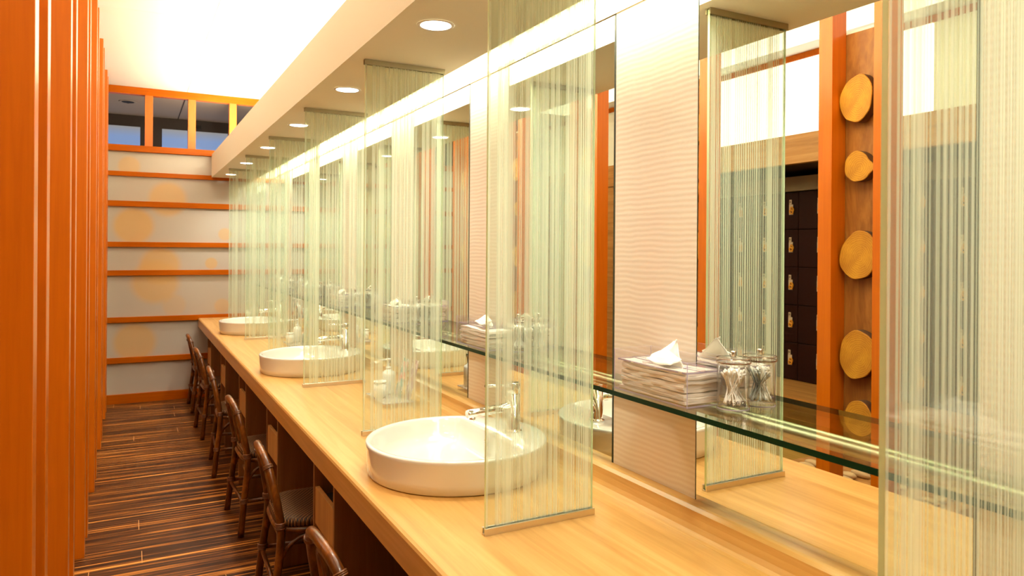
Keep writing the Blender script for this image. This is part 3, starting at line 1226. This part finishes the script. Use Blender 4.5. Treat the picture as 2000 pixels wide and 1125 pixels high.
def make_tray(n, y):
    w = ['beyond the nearest washbasin', 'beyond the second washbasin', 'at the counter end'][n]
    x0, x1, ya, yb = 0.932, 1.068, y - 0.128, y + 0.128
    root = empty('acrylic_stand', (0, 0, 0), 'low clear acrylic stand on the counter ' + w, 'display stand', 'acrylic stands on the counter')
    bm = nb()
    fs = box(bm, x0, x1, ya, yb, ZC + 0.017, ZC + 0.0205)
    for i in (2, 3, 4, 5):
        fs[i].material_index = 1
    obj('top_plate', bm, [clear('acrylic_plate_%d' % n, (0.97, 0.97, 0.96), haze=0.30, hazecol=(0.95, 0.92, 0.88)), M_acryledge], root)
    for yy in (ya, yb - 0.003):
        bm = nb()
        box(bm, x0 + 0.002, x1 - 0.002, yy, yy + 0.003, ZC, ZC + 0.017)
        obj('foot', bm, M_acrylic, root)
    zt = ZC + 0.0205
    cup = empty('cup', (0.962, y + 0.02, zt), 'white lidded cup on the acrylic stand ' + w, 'cup', 'white cups on the stands')
    rounded_lathe_obj('cup_body', [(0.022, 0.0002), (0.027, 0.004), (0.0275, 0.062)], M_white, cup)
    rounded_lathe_obj('cup_lid', [(0.0288, 0.0622), (0.0288, 0.068), (0.026, 0.071), (0.004, 0.072)], M_white, cup)
    pb = empty('pump_bottle', (1.022, y + 0.085, zt), 'white pump bottle on the acrylic stand ' + w, 'bottle', 'pump bottles on the stands')
    rounded_lathe_obj('bottle_body', [(0.027, 0.0002), (0.030, 0.004), (0.030, 0.085), (0.027, 0.096), (0.014, 0.104), (0.012, 0.110)], M_white, pb)
    bm = nb()
    lathe(bm, [(0.013, 0.1102), (0.013, 0.118), (0.005, 0.120), (0.005, 0.146), (0.010, 0.148), (0.010, 0.155)], n=20)
    tube(bm, [(-0.004, 0, 0.151), (-0.040, 0, 0.150), (-0.046, 0, 0.146)], 0.0035, n=8)
    obj('pump_head', bm, M_white, pb)
    # leaflet stand with two leaning leaflets
    for k, (xx, yy, m) in enumerate(((1.030, y - 0.010, M_card1), (1.052, y - 0.075, M_card2))):
        cards = empty('leaflet', (xx, yy, zt), ('teal and red' if k == 0 else 'pink and white') + ' printed leaflet leaning on the acrylic stand ' + w, 'leaflet', 'leaflets on the stands')
        bm = nb()
        v = [bm.verts.new(p) for p in ((0, -0.034, 0.0005), (0, 0.034, 0.0005), (0.040, 0.034, 0.165), (0.040, -0.034, 0.165), (0.003, -0.034, 0.0005), (0.003, 0.034, 0.0005), (0.043, 0.034, 0.165), (0.043, -0.034, 0.165))]
        for q in ((0, 1, 2, 3), (7, 6, 5, 4), (0, 4, 5, 1), (1, 5, 6, 2), (2, 6, 7, 3), (3, 7, 4, 0)):
            bm.faces.new([v[i] for i in q])
        obj('leaflet_sheet', bm, m, cards)
        bm = nb()
        a = -0.0035
        v = [bm.verts.new(p) for p in ((a, -0.036, 0.0004), (a, 0.036, 0.0004), (a + 0.012, 0.036, 0.05), (a + 0.012, -0.036, 0.05), (a + 0.002, -0.036, 0.0004), (a + 0.002, 0.036, 0.0004), (a + 0.014, 0.036, 0.05), (a + 0.014, -0.036, 0.05))]
        for q in ((0, 1, 2, 3), (7, 6, 5, 4), (0, 4, 5, 1), (1, 5, 6, 2), (2, 6, 7, 3), (3, 7, 4, 0)):
            bm.faces.new([v[i] for i in q])
        obj('clear_holder', bm, M_acrylic, cards)


for n, y in enumerate((3.015, 5.015, 7.0)):
    make_tray(n, y)

# ------------------------------------------------------------------ rattan chairs


def make_chair():
    """faces +X (to the counter); origin on the floor under the seat middle"""
    root = empty('rattan_chair', (0, 0, 0), 'c', 'chair', 'rattan chairs tucked under the counter')
    r = 0.0155
    # back arch with the two rear legs in one bent cane
    pts = []
    for s in (-1,):
        pts += [(-0.215, -0.215, 0.0), (-0.200, -0.200, 0.15), (-0.182, -0.188, 0.30), (-0.180, -0.184, 0.38)]
    pts += [(-0.192, -0.178, 0.46), (-0.206, -0.165, 0.53), (-0.220, -0.138, 0.59), (-0.232, -0.095, 0.626), (-0.239, -0.045, 0.641), (-0.241, 0.0, 0.645)]
    full = pts + [(x, -y, z) for (x, y, z) in reversed(pts[:-1])]
    # smooth with Catmull-Rom

    def cr(P, k=4):
        out = []
        P = [Vector(p) for p in P]
        for i in range(len(P) - 1):
            p0, p1, p2, p3 = P[max(i - 1, 0)], P[i], P[i + 1], P[min(i + 2, len(P) - 1)]
            for j in range(k):
                t = j / k
                out.append(0.5 * ((2 * p1) + (p2 - p0) * t + (2 * p0 - 5 * p1 + 4 * p2 - p3) * t * t + (3 * p1 - p0 - 3 * p2 + p3) * t ** 3))
        out.append(P[-1])
        return out
    c = cr(full)
    # split the cane: legs below the seat, arch above
    kb = next(i for i, p in enumerate(c) if p.z > 0.385)
    bm = nb()
    tube(bm, c[kb - 1:len(c) - kb + 1], r, n=14)
    arch = obj('back_arch', bm, M_rattan, root)
    for s in (1, -1):
        bm = nb()
        seg = c[:kb] if s == 1 else c[len(c) - kb:]
        tube(bm, seg, r, n=12)
        obj('leg', bm, M_rattan, root)
    # inner arch
    ip = [(-0.172, -0.120, 0.372), (-0.184, -0.124, 0.45), (-0.199, -0.112, 0.525), (-0.213, -0.080, 0.575), (-0.222, -0.035, 0.597), (-0.223, 0, 0.600)]
    full = ip + [(x, -y, z) for (x, y, z) in reversed(ip[:-1])]
    bm = nb()
    tube(bm, cr(full), 0.0095, n=10)
    obj('inner_back_cane', bm, M_rattan, root)
    for yy in (-0.05, 0.05):
        bm = nb()
        tube(bm, cr([(-0.172, yy, 0.372), (-0.196, yy, 0.49), (-0.218, yy, 0.588)]), 0.0075, n=8)
        obj('back_spindle', bm, M_rattan, root)
    # knots
    rings12 = [2 * pi * i / 12 for i in range(12)]
    for s in (-1, 1):
        for zz, xx, yy in ((0.385, -0.181, 0.184), (0.17, -0.198, 0.1985)):
            bm = nb()
            pts_ = []
            for i in range(49):
                a = 2 * pi * i / 12
                pts_.append((xx + 0.0180 * cos(a), s * yy + 0.0180 * sin(a), zz - 0.012 + 0.006 * i / 12))
            tube(bm, pts_, 0.0036, n=5)
            tag(obj('cane_binding', bm, M_wrap, root), 'paler cane binding')
    for s in (-1, 1):
        ct_ = Vector((-0.2195, s * 0.139, 0.588))
        tg = Vector((-0.014, -s * 0.027, 0.052)).normalized()
        u_ = tg.cross(Vector((1, 0, 0))).normalized()
        w_ = tg.cross(u_)
        bm = nb()
        tube(bm, [ct_ + u_ * (0.0178 * cos(2 * pi * i / 12)) + w_ * (0.0178 * sin(2 * pi * i / 12)) + tg * (0.005 * i / 12) for i in range(37)], 0.0028, n=5)
        tag(obj('cane_binding', bm, M_wrap, root), 'paler cane binding')
    # front legs
    for s in (-1, 1):
        bm = nb()
        tube(bm, cr([(0.195, s * 0.185, 0.0), (0.180, s * 0.175, 0.2), (0.172, s * 0.168, 0.375)]), r * 0.95, n=12)
        obj('leg', bm, M_rattan, root)
    # seat: rounded square woven pad with cane edge
    bm = nb()

    def rs(a, hx, hy, e=4.0):
        cx_, sy_ = cos(a), sin(a)
        k = (abs(cx_) ** e + abs(sy_) ** e) ** (-1 / e)
        return hx * k * cx_, hy * k * sy_
    N = 48
    rings = []
    for (f, z) in ((0.94, 0.362), (1.0, 0.372), (1.0, 0.386), (0.96, 0.397), (0.80, 0.399), (0.5, 0.395), (0.2, 0.393), (0.03, 0.393)):
        rings.append([bm.verts.new((rs(2 * pi * i / N, 0.190, 0.185)[0] * f, rs(2 * pi * i / N, 0.190, 0.185)[1] * f, z)) for i in range(N)])
    for a, b in zip(rings, rings[1:]):
        for i in range(N):
            f = bm.faces.new((a[i], a[(i + 1) % N], b[(i + 1) % N], b[i]))
            f.smooth = True
    bm.faces.new(list(reversed(rings[0])))
    bm.faces.new(rings[-1])
    seat = obj('seat', bm, M_weave, root)
    bm = nb()
    tube(bm, [(rs(2 * pi * i / N, 0.188, 0.183)[0], rs(2 * pi * i / N, 0.188, 0.183)[1], 0.356) for i in range(N)], 0.012, n=8, closed=True)
    obj('seat_frame', bm, M_rattan, root)
    # stretchers and curved braces
    for s in (-1, 1):
        bm = nb()
        tube(bm, [(-0.200, s * 0.199, 0.165), (0.185, s * 0.178, 0.165)], 0.0095, n=8)
        obj('stretcher', bm, M_rattan, root)
        bm = nb()
        tube(bm, cr([(-0.190, s * 0.190, 0.215), (-0.165, s * 0.186, 0.285), (-0.11, s * 0.181, 0.330), (-0.03, s * 0.179, 0.343)]), 0.0085, n=8)
        obj('brace', bm, M_rattan, root)
    for xx, ww in ((-0.199, 0.197), (0.184, 0.176)):
        bm = nb()
        tube(bm, [(xx, -ww, 0.155), (xx, ww, 0.155)], 0.0095, n=8)
        obj('stretcher', bm, M_rattan, root)
    return root


ch = make_chair()
CL = ['rattan chair closest to the viewer, only its bent top visible at the bottom edge', 'rattan chair with a fully visible woven seat, second from the viewer',
      'rattan chair third from the viewer', 'rattan chair fourth from the viewer', 'rattan chair fifth from the viewer', 'farthest rattan chair, against the end screen']
for k, (y, dx, rz) in enumerate(((1.95, 0.0, 3), (2.94, 0.0, -2), (3.95, 0.005, 2), (4.97, 0.0, -3), (5.98, -0.005, 2), (6.93, 0.0, 0))):
    o = ch if k == 0 else copy_tree(ch)
    o.location = (0.685 + dx, y, 0.0)
    o.rotation_euler = (0, 0, radians(rz))
    o['label'] = CL[k]

# ------------------------------------------------------------------ post row with log slices
pn = ['nearest', 'second', 'third', 'fourth', 'fifth', 'sixth', 'seventh', 'eighth']
for n in range(-1, 8):
    pair = []
    for k, off in enumerate((0.80, 1.06)):
        y0 = n + off
        if y0 > YE - 0.1:
            continue
        bm = nb()
        box(bm, XP - 0.088, XP, y0, y0 + 0.068, 0.0, ZT)
        o = obj('wooden_post', bm, M_post, bevel=0.0015)
        if n == 0:
            lab = 'broad looking orange wooden post at the left edge of the view' if k == 0 else 'orange wooden post just right of the broad left edge post'
        elif n == -1:
            lab = 'orange wooden post %s the viewpoint' % ('behind' if k == 0 else 'beside')
        else:
            lab = 'tall orange wooden post, %s of the %s pair along the left side' % ('nearer' if k == 0 else 'farther', pn[n])
        tag(o, lab, 'post', 'orange wooden posts along the aisle')
    if n == 7 or n < 0:
        continue
    bm = nb()
    fs = box(bm, XP - 0.106, XP - 0.0895, n + 0.85, n + 1.10, 0.52, 2.352, 0)
    box(bm, XP - 0.107, XP - 0.0885, n + 0.85, n + 1.10, 2.352, 2.362, 1)
    tag(obj('veneer_panel', bm, [M_veneer, M_white]), 'brown veneer board between the %s pair of orange posts' % pn[n] if n != 1 else 'brown veneer board with log slices seen in the right mirror', 'wood panel', 'veneer boards between post pairs')
    rr = random.Random(40 + n)
    zs = [(2.06, 0.102, 0.014), (1.775, 0.062, 0.006), (1.405, 0.100, 0.0), (0.992, 0.100, 0.0), (0.728, 0.070, -0.008), ]
    if n != 1:
        zs = [(z + rr.uniform(-0.05, 0.05), r_ * rr.uniform(0.8, 1.05), rr.uniform(-0.01, 0.01)) for z, r_, q in zs]
    for k, (z, rad, dy) in enumerate(zs):
        bm = nb()
        N = 40
        p1, p2, p3 = rr.uniform(0, 6), rr.uniform(0, 6), rr.uniform(0, 6)

        def rad_at(a):
            q = 1 + 0.05 * sin(2 * a + p1) + 0.03 * sin(3 * a + p2) + 0.015 * sin(7 * a + p3)
            if n == 1 and k == 1:       # slice with a stub of branch
                d = (a - pi * 1.03)
                d = math.atan2(sin(d), cos(d))
                q += 0.30 * math.exp(-(d / 0.33) ** 2)
            return rad * q
        rings = []
        for (f, xx) in ((0.96, 0.0005), (1.0, 0.004), (1.0, 0.044), (0.975, 0.048)):
            rings.append([bm.verts.new((xx, f * rad_at(2 * pi * i / N) * cos(2 * pi * i / N), f * rad_at(2 * pi * i / N) * sin(2 * pi * i / N))) for i in range(N)])
        for ri, (a, b) in enumerate(zip(rings, rings[1:])):
            for i in range(N):
                f = bm.faces.new((a[i], a[(i + 1) % N], b[(i + 1) % N], b[i]))
                f.smooth = True
                f.material_index = 1 if ri < 2 else 0
        bm.faces.new(list(reversed(rings[0])))
        bm.faces.new(rings[-1])
        yoff = 0.958 + dy
        # keep the slice between the two posts
        o = obj('log_slice', bm, [M_log, M_log_bark])
        o.location = (XP - 0.0893, n + 0.9645 + dy, z)
        lim = 0.094 - abs(dy)
        sc = min(1.0, lim / rad)
        o.scale = (1, sc if rad * 1.1 > lim else 1, 1)
        if rad * 1.1 > lim:
            o.scale = (1, lim / (rad * 1.09), 1.0)
        place = ['topmost', 'second from the top', 'middle', 'second from the bottom', 'lowest'][k]
        nm = 'right mirror' if n == 1 else '%s post pair' % pn[n]
        tag(o, 'round yellow log slice, %s of the column %s the %s' % (place, 'in' if n == 1 else 'between', nm), 'log slice', 'log slices mounted between the posts')

# ------------------------------------------------------------------ changing room seen in the mirrors
# header over the lockers, a lit transom above it
hd = boxobj('header_panel', -1.96, -1.90, YB, YE, 2.075, 2.29, M_header)
tag(hd, 'light brown wooden header above the lockers in the mirror', 'panel')
tag(boxobj('light_panel', -1.945, -1.905, 2.7, 5.35, 2.291, 2.835, M_lightbox), 'bright glowing white panel above the lockers in the right mirror', 'light panel')
tag(boxobj('plaster_panel', -1.945, -1.905, 5.36, YE - 0.02, 2.291, 2.835, M_soffit), 'pale plaster panel above the header in the second mirror', 'panel')
tag(boxobj('plaster_panel', -1.945, -1.905, YB, 2.69, 2.291, 2.835, M_soffit), 'pale plaster panel above the header nearest the viewpoint', 'panel')
tag(boxobj('ceiling_beam', -1.95, -1.895, YB, YE - 0.02, 2.836, 2.8795, M_beam), 'thin orange beam along the ceiling above the bright light panel', 'beam')
tag(boxobj('bench', -2.96, -1.92, 2.6, 5.30, 0.0, 0.335, M_header), 'low brown wooden bench plinth below the dark lockers', 'bench')
struct(boxobj('ceiling', -3.0, -1.96, YB, YE, 2.10, 2.12, M_darkwood), 'dark underside above the lockers')
struct(boxobj('trim_5', -2.56, -2.47, 2.6, 5.30, 1.93, 2.05, plain('grey_strip', (0.30, 0.24, 0.17), 0.6)), 'grey strip above the lockers')


def make_locker():
    root = empty('locker', (0, 0, 0), 'l', 'locker', 'dark lockers in the changing room')
    w, h = 0.285, 0.318
    z0 = 0.336
    bm = nb()
    box(bm, -2.96, -2.518, 0.001, w - 0.001, z0, z0 + 5 * h)
    obj('locker_body', bm, M_lockgap, root)
    for k in range(5):
        bm = nb()
        box(bm, -2.517, -2.500, 0.003, w - 0.003, z0 + k * h + 0.003, z0 + (k + 1) * h - 0.003)
        d = obj('locker_door', bm, M_locker, root, bevel=0.0015)
        zc = z0 + k * h + 0.20
        yl = 0.075
        bm = nb()
        box(bm, -2.4995, -2.497, yl - 0.020, yl + 0.022, zc - 0.075, zc + 0.012)
        box(bm, -2.4995, -2.497, yl - 0.004, yl + 0.020, zc + 0.014, zc + 0.052)
        tag(obj('lock_plate', bm, plain_plate, d), 'pale lock plate and number tag')
        bm = nb()
        for (q, dy, dz, ra) in ((0, -0.020, -0.030, 0.013), (1, -0.012, -0.050, 0.012)):
            tube(bm, [(-2.486 + 0.006 * sin(a + q), yl + dy + ra * cos(a), zc + dz + ra * 1.3 * sin(a)) for a in [2 * pi * i / 12 for i in range(12)]], 0.0068, n=6, closed=True)
        tag(obj('key_band', bm, plain_band, d), 'yellow key wristband')
        bm = nb()
        for q in (0.003, 0.012):
            box(bm, -2.4969, -2.4965, yl + q - 0.001, yl + q + 0.004, zc + 0.024, zc + 0.043)
        box(bm, -2.4969, -2.4965, yl - 0.014, yl + 0.004, zc - 0.06, zc - 0.02)
        obj('lock_marking', bm, M_dark, d)
    return root


plain_plate = plain('lock_plate_pale', (0.62, 0.52, 0.36), 0.4)
plain_band = plain('key_band_yellow', (0.75, 0.36, 0.03), 0.5)
lk = make_locker()
for k in range(10):
    o = lk if k == 0 else copy_tree(lk)
    o.location = (0, 4.2 - 0.285 * 6 + 0.285 * k, 0)
    o['label'] = {5: 'dark locker column seen in the right mirror, just left of the orange post', 6: 'dark locker column with key tags seen in the right mirror beside the striped reflection',
                  7: 'dark locker column seen in the right mirror through striped glass'}.get(k, 'dark locker column hidden from the mirrors, number %s from the near end' % ['one', 'two', 'three', 'four', 'five', 'six', 'seven', 'eight', 'nine', 'ten'][k])
# brown timber doors further along
for k in range(5):
    bm = nb()
    box(bm, -1.95, -1.915, 5.36 + k * 0.40, 5.36 + k * 0.40 + 0.395, 0.0, 2.07)
    d = obj('wood_door', bm, M_header if k % 2 else M_veneer)
    tag(d, 'brown wooden door leaf under the header, %s beyond the lockers' % ['first', 'second', 'third', 'fourth', 'fifth'][k], 'door', 'wooden door leaves beyond the lockers')
    bm = nb()
    tube(bm, [(-1.890, 5.36 + k * 0.40 + 0.05, 0.85), (-1.890, 5.36 + k * 0.40 + 0.05, 1.95)], 0.010, n=10)
    box(bm, -1.915, -1.890, 5.36 + k * 0.40 + 0.045, 5.36 + k * 0.40 + 0.055, 0.88, 0.90)
    box(bm, -1.915, -1.890, 5.36 + k * 0.40 + 0.045, 5.36 + k * 0.40 + 0.055, 1.90, 1.92)
    obj('pull_bar', bm, M_steel, d)

# low ledge with pale stones and a cable behind the log column
tag(boxobj('ledge', -0.86, -0.34, 1.78, 2.62, 0.0, 0.335, M_header), 'low ledge behind the orange posts, under the log column in the mirror', 'ledge')
rr = random.Random(5)
for k in range(26):
    px, py = -0.80 + 0.066 * (k % 7) + rr.uniform(-0.006, 0.006), 1.86 + 0.075 * (k // 7) * 2.2 / 1.0 * 0.9 + rr.uniform(-0.006, 0.006)
    py = 1.88 + (k // 7) * 0.20 + rr.uniform(-0.02, 0.02)
    bm = nb()
    bmesh.ops.create_icosphere(bm, subdivisions=2, radius=1.0)
    sx, sy, sz = rr.uniform(0.020, 0.028), rr.uniform(0.03, 0.055), rr.uniform(0.012, 0.02)
    for v in bm.verts:
        v.co = Vector((v.co.x * sx, v.co.y * sy, v.co.z * sz))
    for f in bm.faces:
        f.smooth = True
    o = obj('stone', bm, M_pebble)
    o.location = (px, py, 0.335 + sz * 0.97)
    tag(o, 'smooth pale stone on the ledge behind the orange posts', 'stone', 'pale stones on the ledge')
bm = nb()
tube(bm, [(-0.38, 1.80 + 0.08 * i, 0.341 + 0.035 * abs(sin(i * 0.6))) for i in range(10)], 0.006, n=8)
tag(obj('cable', bm, M_cable), 'black cable lying along the ledge below the log column', 'cable')
